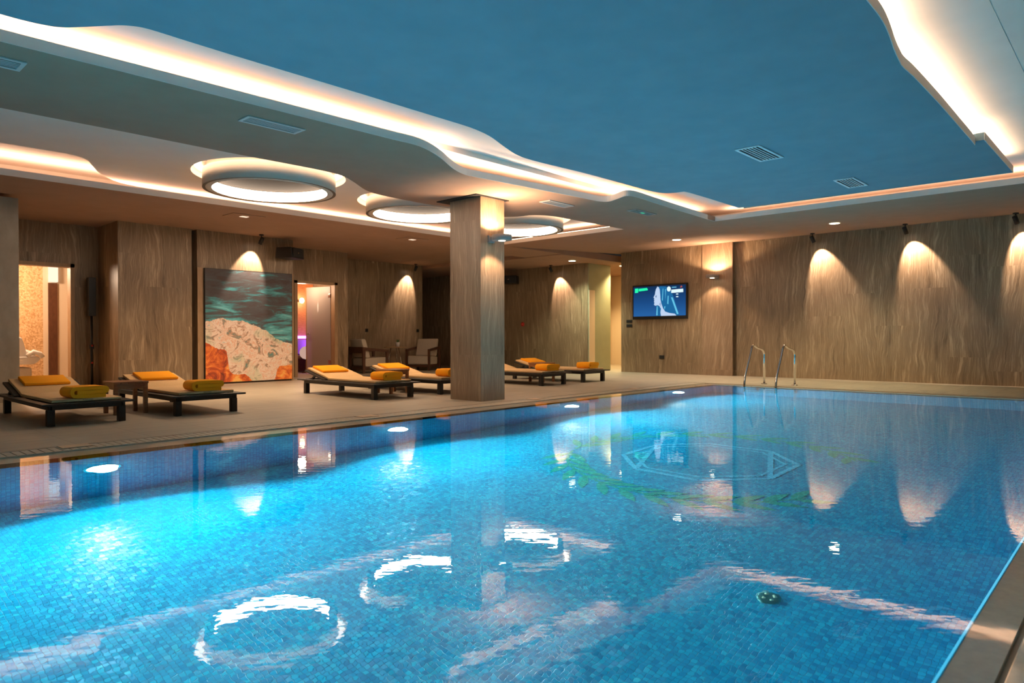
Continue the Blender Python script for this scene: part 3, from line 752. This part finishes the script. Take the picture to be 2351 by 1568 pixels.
lab = [
 ('dark wooden sun lounger at the photo edge, nearest the camera', 'thick folded yellow towel on the foot of the nearest lounger', 'flat yellow towel on the backrest of the nearest lounger'),
 ('dark wooden sun lounger in front of the broad stone pilaster, left of the painting', 'thick folded yellow towel on the lounger left of the painting', 'flat yellow towel on the backrest left of the painting'),
 ('dark wooden sun lounger in front of the half-open glass door', 'thick folded yellow towel on the lounger before the glass door', 'flat yellow towel on the backrest before the glass door'),
 ('dark wooden sun lounger whose foot end hides behind the column', 'folded yellow towel peeking out left of the column', 'flat yellow towel on the backrest below the armchairs'),
 ('dark wooden sun lounger just right of the column', 'thick folded yellow towel on the lounger just right of the column', 'flat yellow towel on the backrest hidden by the column'),
 ('dark wooden sun lounger furthest along the pool, before the sage wall', 'thick folded yellow towel on the furthest lounger', 'flat yellow towel on the furthest backrest'),
]
LX = [2.31, 3.57, 6.31, 7.57, 10.05, 11.33]
LOFF = [8.10, 8.12, 8.10, 8.10, 8.12, 8.12]
lng = None
# folded towel: cloth folded in three, folds facing the pool
arc = lambda cx, cz, r, a0, a1, k=7: [(cx+r*math.cos(R(a0+(a1-a0)*i/k)), cz+r*math.sin(R(a0+(a1-a0)*i/k))) for i in range(k+1)]
fold = [(.17,.021),(0,.020),(-.15,.021)] + arc(-.16,.061,.040,270,90)[1:] + [(0,.104),(.15,.101)] + arc(.165,.081,.020,90,-90)[1:] + [(.05,.061),(-.145,.061)]
ft = MB().extr(thick_path([(p[0]*.87, p[1]) for p in fold], .0385), 'y', -.15, .15, smooth=True)
ht_prof = None
first = None
for i, x in enumerate(LX):
    if i == 0: lng = make_lounger(lab[0][0]); o = lng
    else: o = copy_tree(lng); o['label'] = lab[i][0]
    o.location = (x, LOFF[i], 0)
    if i == 0:
        ftw = tag(ft.build('folded_towel', M['yellow'], bevel=.012, seg=3), lab[0][1], 'towel', 'folded yellow towels on the lounger foot ends'); q = ftw
        c, s_ = math.cos(BA), math.sin(BA)
        hm = MB().extr(round_poly([(-.17,.0),(.16,.0),(.16,.034),(-.17,.034)], .014), 'x', -.235, .235, smooth=True)
        htw = tag(hm.build('head_towel', M['yellow'], bevel=.008, seg=2), lab[0][2], 'towel', 'flat yellow towels on the lounger backrests'); p = htw
    else:
        q = ftw.copy(); COL.objects.link(q); q['label'] = lab[i][1]
        p = htw.copy(); COL.objects.link(p); p['label'] = lab[i][2]
    q.location = (x + [.02,.03,-.01,.0,.01,.0][i], LOFF[i] + .25, .2345+.034+.001); q.rotation_euler = (0, 0, R([4,-3,2,0,-2,3][i]))
    l = .41; h = .027+.034+.002
    p.location = (x + [.0,.02,-.02,.0,0,.02][i], LOFF[i] + HY + l*math.cos(BA) - h*math.sin(BA), HZ + l*math.sin(BA) + h*math.cos(BA)); p.rotation_euler = (BA, 0, 0)

# ------------------------------------------------------------------ side tables
def side_table(label):
    t = thing('side_table', label, 'side table', group='small teak tables between the loungers')
    m = MB()
    for i in range(5): m.box(-.190+i*.077, -.190+i*.077+.072, -.20, .20, .360, .385)
    m.build('table_top', M['teak'], t, bevel=.003)
    MB().box(-.18,.18,-.185,-.165,.300,.361).box(-.18,.18,.165,.185,.300,.361).box(-.18,-.16,-.165,.165,.300,.361).box(.16,.18,-.165,.165,.300,.361).build('apron', M['teak'], t)
    for a in (-1,1):
        for b in (-1,1): MB().box(a*.162-.022, a*.162+.022, b*.17-.022, b*.17+.022, 0, .3605).build('leg', M['teak'], t, bevel=.003)
    return t
st = side_table('small teak side table between the two nearest loungers'); st.location = (2.945, 9.02, 0)
for x, lb in ((6.94, 'small teak side table left of the column'), (10.69, 'small teak side table between the two furthest loungers')):
    o = copy_tree(st); o.location = (x, 9.05, 0); o['label'] = lb

# ------------------------------------------------------------------ armchairs
def armchair(label):
    """local: front towards +X"""
    t = thing('armchair', label, 'armchair', group='wooden armchairs with cream cushions')
    for s in (-1, 1):
        y = s*.33
        MB().extr([(-.36,.66),(.40,.58),(.40,.52),(-.36,.58)], 'y', y-.025, y+.025).build('armrest', M['walnut'], t, bevel=.004)
        MB().extr([(-.36,0),(-.30,0),(-.28,.60),(-.36,.62)], 'y', y-.025, y+.025).build('leg', M['walnut'], t, bevel=.004)
        MB().extr([(.33,0),(.39,0),(.40,.55),(.33,.56)], 'y', y-.025, y+.025).build('leg', M['walnut'], t, bevel=.004)
    MB().box(-.34,.36,-.305,.305,.10,.16).build('seat_frame', M['walnut'], t)
    MB().extr([(-.36,.50),(-.30,.50),(-.33,.66),(-.37,.66)], 'y', -.33, .33).build('back_rail', M['walnut'], t)
    MB().extr(round_poly([(-.26,.16),(.37,.16),(.37,.40),(-.26,.37)], .05), 'y', -.30, .30, smooth=True).build('seat_cushion', M['cream_fabric'], t, bevel=.02, seg=3)
    MB().extr(round_poly([(-.24,.375),(-.10,.385),(-.24,.86),(-.37,.86)], .05), 'y', -.29, .29, smooth=True).build('back_cushion', M['cream_fabric'], t, bevel=.02, seg=3)
    return t
ac = armchair('wooden armchair with cream cushions left of the round table, facing right'); ac.location = (10.55, 14.78, 0); ac.rotation_euler = (0,0,R(-4))
for x, y, a, lb in ((12.35, 14.72, 205, 'wooden armchair with cream cushions right of the round table, left of the column'), (13.78, 13.95, 200, 'wooden armchair almost hidden behind the column')):
    o = copy_tree(ac); o.location = (x, y, 0); o.rotation_euler = (0,0,R(a)); o['label'] = lb
t = thing('coffee_table', 'small round table with thin splayed legs between the armchairs', 'table', (11.48, 14.85, 0))
MB().lathe([(0,.625),(.30,.625),(.30,.65),(0,.65)], 36).build('table_top', M['oak'], t, bevel=.004)
for k in range(3):
    a = R(40+120*k); MB().tube([(.12*math.cos(a),.12*math.sin(a),.626),(.25*math.cos(a),.25*math.sin(a),.0)], .011, 10).build('leg', M['steel'], t)
t = thing('potted_plant', 'tiny green plant in a white pot on the round table', 'plant', (11.55, 14.83, .652))
MB().lathe([(0,0),(.04,0),(.055,.12),(.048,.12),(.045,.10),(0,.10)], 24).build('pot', M['white_fabric'], t)
m = MB()
for k in range(9):
    a = 2*PI*k/9; r_ = .02 + .025*(k % 2); m.tube([(0,0,.10),(r_*math.cos(a)*.6, r_*math.sin(a)*.6, .15),(r_*1.6*math.cos(a), r_*1.6*math.sin(a), .17+.02*(k % 3))], [.004,.010,.002], 6)
m.build('leaves', mat('leaf_green', (.05,.13,.04), .5), t)

# ------------------------------------------------------------------ picture
t = thing('painting', 'large abstract canvas in dark teal, cream and orange on the stone wall', 'painting', (5.725, 13.24, .035))
MB().box(0,1.81,0,.04,0,2.19).build('canvas', M['painting'], t)
MB().box(-.008,0,-.002,.045,-.008,2.198).box(1.81,1.818,-.002,.045,-.008,2.198).box(0,1.81,-.002,.045,2.19,2.198).box(0,1.81,-.002,.045,-.008,0).build('edge_frame', M['black'], t)

# ------------------------------------------------------------------ television
t = thing('television', 'wall television showing a woman in profile on deep blue', 'television', (14.99, 8.895, 1.765), R(0))
# local: screen faces -X; y to the left in the photo
MB().box(-.02,.028,-.765,.765,-.43,.43).build('casing', M['black'], t, bevel=.006)
MB().box(.029,.058,-.25,.25,-.2,.2).build('wall_mount', M['black'], t)
def scr(name, pts, e, depth, parent):
    # pts in (u right 0..1, v up 0..1) of the picture
    m = MB(); P = [(-(u-.5)*1.46, (v-.5)*.74+.018) for u, v in pts]
    x1 = -.0201-depth; n = len(P)
    m.add([(x1, p[0], p[1]) for p in P] + [(x1+.0006, p[0], p[1]) for p in P], [list(range(n))] + [[i, (i+1) % n, n+(i+1) % n, n+i] for i in range(n)])
    return m.build(name, e, parent)
scrm = emitter('screen_blue', (.010,.075,.24), .45)
t_, = (NT(scrm),)
x = t_.sep(t_.obj()); fac = t_.math('ADD', t_.math('MULTIPLY', x[2], -.55), .5)
rp = t_.ramp(fac, [(.25, (.006,.020,.060)), (.5, (.010,.060,.20)), (.72, (.020,.115,.34))])
t_.link(rp, scrm.node_tree.nodes['Emission'].inputs[0])
sc = scr('screen', [(0,0),(1,0),(1,1),(0,1)], scrm, .001, t)
hair = [(.53,.985),(.50,.97),(.485,.86),(.50,.70),(.52,.55),(.455,.35),(.45,.02),(.50,.0),(.88,.0),(.84,.25),(.78,.60),(.72,.85),(.63,.97)]
scr('hair_picture', hair, emitter('screen_hair', (.012,.12,.30), .45), .002, sc)
face = [(.475,.985),(.445,.90),(.43,.80),(.425,.72),(.405,.655),(.395,.615),(.415,.59),(.405,.55),(.415,.52),(.405,.49),(.415,.44),(.405,.38),(.43,.345),(.48,.36),(.51,.33),(.54,.24),(.53,.12),(.54,.0),(.83,.0),(.80,.06),(.70,.09),(.62,.14),(.58,.25),(.545,.42),(.53,.55),(.525,.72),(.515,.88),(.495,.96)]
scr('profile_picture', face, emitter('screen_face', (.46,.58,.78), .45), .003, sc)
scr('shade_picture', [(.43,.66),(.46,.70),(.45,.60)], emitter('screen_eye', (.10,.16,.30), .45), .004, sc)
scr('shade_picture', [(.505,.40),(.54,.30),(.535,.45)], emitter('screen_jaw', (.25,.34,.52), .45), .004, sc)
streak = emitter('screen_streak', (.12,.50,.72), .45)
for q in ([(.56,.52),(.575,.9),(.585,.9),(.575,.50)], [(.66,.40),(.67,.66),(.685,.66),(.68,.38)], [(.73,.60),(.76,.60),(.87,.06),(.84,.04)], [(.46,.32),(.475,.32),(.475,.02),(.45,.02)], [(.62,.88),(.626,.5),(.632,.88)], [(.60,.3),(.61,.2),(.625,.32)]):
    scr('hair_streak', q, streak, .0035, sc)
grn = emitter('screen_green', (.02,.85,.38), .45)
scr('green_logo', [(.03,.80),(.095,.81),(.095,.955),(.03,.95)], grn, .004, sc)
scr('caption_bar', [(.105,.85),(.285,.875),(.285,.92),(.265,.955),(.105,.94)], grn, .004, sc)
wht = emitter('screen_white', (.68,.85,.90), .45)
scr('round_logo', [(.69+.036*math.cos(2*PI*k/20), .88+.085*math.sin(2*PI*k/20)) for k in range(20)], wht, .004, sc)
scr('text_box', [(.735,.745),(.955,.755),(.955,.865),(.735,.85)], wht, .004, sc)
scr('caption_line', [(.745,.905),(.83,.91),(.83,.95),(.745,.945)], emitter('screen_pale', (.10,.34,.52), .45), .004, sc)
scr('red_mark', [(.90,.90),(.94,.92),(.93,.97),(.905,.95)], emitter('screen_red', (.40,.08,.06), .45), .004, sc)
for v in (.685, .60): scr('caption_line', [(.825,v),(.865,v),(.865,v+.03),(.825,v+.03)], wht, .004, sc)

# ------------------------------------------------------------------ small wall fittings
def plate(name, loc, face, w, h, label, cat, group=None, material=None, inner=True):
    """face 'x': on a wall of constant X facing -X; 'y': facing -Y"""
    t = thing(name, label, cat, loc, 0, group); b = material or M['black']
    if face == 'x':
        MB().box(-.014,-.001,-w/2,w/2,-h/2,h/2).build('cover', b, t, bevel=.003)
        MB().box(-.018,-.013,-w*.3,w*.3,-h*.3,h*.3).build('insert', M['black_grille'], t)
    else:
        MB().box(-w/2,w/2,-.014,-.001,-h/2,h/2).build('cover', b, t, bevel=.003)
        MB().box(-w*.3,w*.3,-.018,-.013,-h*.3,h*.3).build('insert', M['black_grille'], t)
    return t
plate('light_switch', (15.05, 9.80, 1.297), 'x', .17, .075, 'upper black switch plate left of the television', 'switch', 'black switches by the television')
plate('light_switch', (15.05, 9.80, 1.185), 'x', .17, .075, 'lower black switch plate left of the television', 'switch', 'black switches by the television')
plate('wall_socket', (15.05, 8.86, .40), 'x', .14, .085, 'black wall socket low under the television', 'socket')
plate('light_switch', (10.95, 15.4, 1.09), 'y', .09, .09, 'small black switch on the wall above the left armchair', 'switch', 'black switches above the armchairs')
plate('light_switch', (12.70, 15.4, 1.09), 'y', .09, .09, 'small black switch on the wall above the right armchair', 'switch', 'black switches above the armchairs')
t = thing('alarm_switch', 'round red alarm button on the wall right of the column', 'alarm', (14.89, 13.32, 1.27))
RY = Matrix.Rotation(-PI/2, 4, 'Y')
MB().lathe([(0,.03),(.05,.028),(.06,.02),(.062,.001)], 24).xf(RY).build('casing', M['red'], t)
MB().lathe([(0,.036),(.022,.034),(.024,.028)], 20).xf(RY).build('button', mat('alarm_button', (.7,.1,.06), .3), t)
def speaker(loc, rz, label):
    t = thing('mounted_loudspeaker', label, 'speaker', loc, rz, group='black wall loudspeakers')
    MB().extr([(-.20,-.11),(.20,-.11),(.17,.11),(-.17,.11)], 'x', -.22, .22).build('cabinet', M['black'], t, bevel=.01)
    # face towards local -Y
    MB().box(-.19,.19,-.205,-.19,-.085,.085).build('grille', M['black_grille'], t)
    MB().box(-.03,.01,-.211,-.205,-.01,.008).build('badge', M['steel'], t)
    MB().box(-.05,.05,.19,.27,-.03,.03).build('bracket', M['black'], t)
    return t
speaker((7.36, 13.01, 2.63), R(28), 'black loudspeaker on the stone wall right of the painting')
o = speaker((14.60, 13.55, 2.55), R(-58), 'black loudspeaker on the wall just right of the column')
t = thing('column_speaker', 'slim black column loudspeaker on a pole beside the dark pilaster', 'speaker', (4.06, 14.16, 0))
MB().box(-.06,.06,-.06,.06,1.30,2.0).build('cabinet', M['black'], t, bevel=.006)
MB().tube([(0,0,.02),(0,0,1.32)], .022, 12).build('pole', M['black'], t)
MB().lathe([(0,.025),(.12,.02),(.13,.001),(0,.001)], 28).build('base', M['black'], t)
MB().box(-.03,.03,-.03,.03,.70,.78).build('clamp', M['black'], t)
for z in (.76, .45):
    MB().lathe([(0,.012),(.016,.010),(.018,0)], 12).xf(Matrix.Translation((0,-.03 if z > .6 else -.022,z)) @ Matrix.Rotation(PI/2,4,'X')).build('knob', M['red'], t)

# ------------------------------------------------------------------ glass door of the sauna room
t = thing('glass_door', 'frosted glass door standing half open in the wooden frame', 'door', (9.27, 14.50, .01), R(180-80))
MB().box(0,.86,-.005,.005,0,2.12).build('glass_leaf', M['glass_frost'], t)
MB().box(.83,.865,-.007,.007,0,2.12).build('edge_profile', M['oak'], t)
MB().tube([(.78,.0,.98),(.78,.05,.98)], .012, 10).tube([(.78,.05,.98),(.66,.05,.98)], .011, 10).build('handle', M['steel'], t)
for z in (.25, 1.85): MB().box(-.005,.07,-.011,.011,z,z+.09).build('hinge', M['steel'], t)
MB().lathe([(0,.001),(.045,.0)], 20).xf(Matrix.Translation((.43,.0065,1.62)) @ Matrix.Rotation(-PI/2,4,'X') @ Matrix.Scale(2.6,4,(0,1,0)) @ Matrix.Scale(.5,4,(1,0,0))).build('door_sign', mat('sign_white', (.7,.66,.62), .4), t)
# sauna room contents
t = thing('sauna_lamp', 'glowing bulb lamp on the orange wood wall behind the glass door', 'lamp', (9.65, 16.45, 1.876))
MB().lathe([(0,-.07),(.045,-.055),(.065,0),(.045,.055),(0,.07)], 20).build('bulb', emitter('bulb_warm', (1,.62,.25), 12), t)
MB().box(-.03,.03,.06,.149,-.03,.03).build('bracket', M['oak'], t)
t = thing('relax_bench', 'purple-lit bench inside the wooden sauna room', 'bench', (10.05, 16.2, 0))
MB().box(-1.2,1.2,-.25,.38,.36,.44).build('seat', M['walnut'], t, bevel=.01)
MB().box(-1.2,1.2,.12,.30,.45,.86).build('back_cushion', mat('plum_fabric', (.20,.10,.30), .7), t, bevel=.03)
MB().box(-1.2,1.2,.33,.37,.875,.945).build('light_strip', emitter('violet', (.42,.12,1), 3), t)
for xx in (-.5, .05, .6): MB().box(xx-.04,xx+.04,-.22,-.14,0,.36).build('leg', M['walnut'], t)
tag(MB().lathe([(0,-.17),(.09,-.145),(.15,-.08),(.17,0),(.15,.08),(.09,.145),(0,.17)], 24).build('globe_lamp', emitter('globe_glow', (1,.62,.5), .22), loc=(9.36, 15.75, .515)), 'pale glowing globe seen through the glass door gap', 'lamp')
tag(MB().lathe([(0,0),(.12,0),(.10,.02),(.02,.03),(.02,.34),(0,.34)], 24).build('globe_stand', M['walnut'], loc=(9.36, 15.75, .003)), 'short stand under the globe behind the glass door', 'stand')
def point(name, loc, e, col, r=.1):
    L = bpy.data.lights.new(name, 'POINT'); L.energy = e; L.color = col; L.shadow_soft_size = r
    o = bpy.data.objects.new(name, L); COL.objects.link(o); o.location = loc
point('sauna_glow', (10.0, 15.9, 1.9), 22, (1,.55,.25))
point('door_fill', (8.75, 14.95, 2.1), 14, (1,.70,.48))  # added fill light that brightens the glass leaf, no fitting here
point('violet_glow', (9.9, 16.1, .75), 10, (.42,.15,1))
# relaxation room contents
point('room_glow', (2.9, 15.7, 2.3), 62, (1,.72,.50), .2)
t = thing('lounge_chair', 'white reclining lounge chair inside the lit room by the stone column', 'chair', (3.1, 15.95, 0), 0)
MB().extr(round_poly([(-.45,.40),(.42,.40),(.52,.50),(.46,.56),(-.45,.52)], .05), 'y', -.32, .32, smooth=True).build('seat', M['white_fabric'], t, bevel=.02)
MB().extr(round_poly([(.16,.50),(.32,.52),(.22,.92),(.12,.92)], .05), 'y', -.30, .30, smooth=True).build('backrest', M['white_fabric'], t, bevel=.02)
for s_ in (-1, 1): MB().tube([(.30,s_*.30,.56),(.40,s_*.32,.64),(.50,s_*.33,.60),(.54,s_*.33,.53)], .045, 10).build('armrest', M['white_fabric'], t)
MB().box(-.35,.38,-.28,.28,.0,.34).build('base', M['cream_fabric'], t, bevel=.03)
t = thing('wall_light_box', 'glowing box lamp above the brown door in the lit room', 'wall lamp', (4.12, 16.899, 2.15))
MB().box(-.075,.075,-.12,0,-.08,.27).build('shade', emitter('box_glow', (1,.78,.58), .5), t)
t = thing('corridor_doorstop', 'small dark metal door stop low on the corridor wall', 'door stop', (16.4, 13.0, .20))
MB().tube([(0,-.001,0),(0,-.09,0)], .02, 10).build('rod', M['black'], t)
MB().lathe([(0,.03),(.03,.02),(.035,0)], 16).xf(Matrix.Translation((0,-.09,0)) @ Matrix.Rotation(PI/2,4,'X')).build('cap', M['black'], t)

# ------------------------------------------------------------------ world and render look
w = bpy.data.worlds.new('world'); scn.world = w; w.use_nodes = True
w.node_tree.nodes['Background'].inputs[0].default_value = (.02,.018,.016,1); w.node_tree.nodes['Background'].inputs[1].default_value = .3
vs = scn.view_settings; scn.display_settings.display_device = 'sRGB'
vs.view_transform = 'Standard'; vs.look = 'None'; vs.gamma = 1; vs.use_curve_mapping = False; vs.exposure = 1.36
cy = scn.cycles
cy.use_denoising = True
try: cy.denoiser = 'OPENIMAGEDENOISE'; cy.denoising_input_passes = 'RGB_ALBEDO_NORMAL'
except Exception: pass
cy.max_bounces = 10; cy.diffuse_bounces = 5; cy.glossy_bounces = 5; cy.transmission_bounces = 8
cy.sample_clamp_indirect = 4; cy.sample_clamp_direct = 0; cy.blur_glossy = .6
cy.caustics_reflective = False; cy.caustics_refractive = True
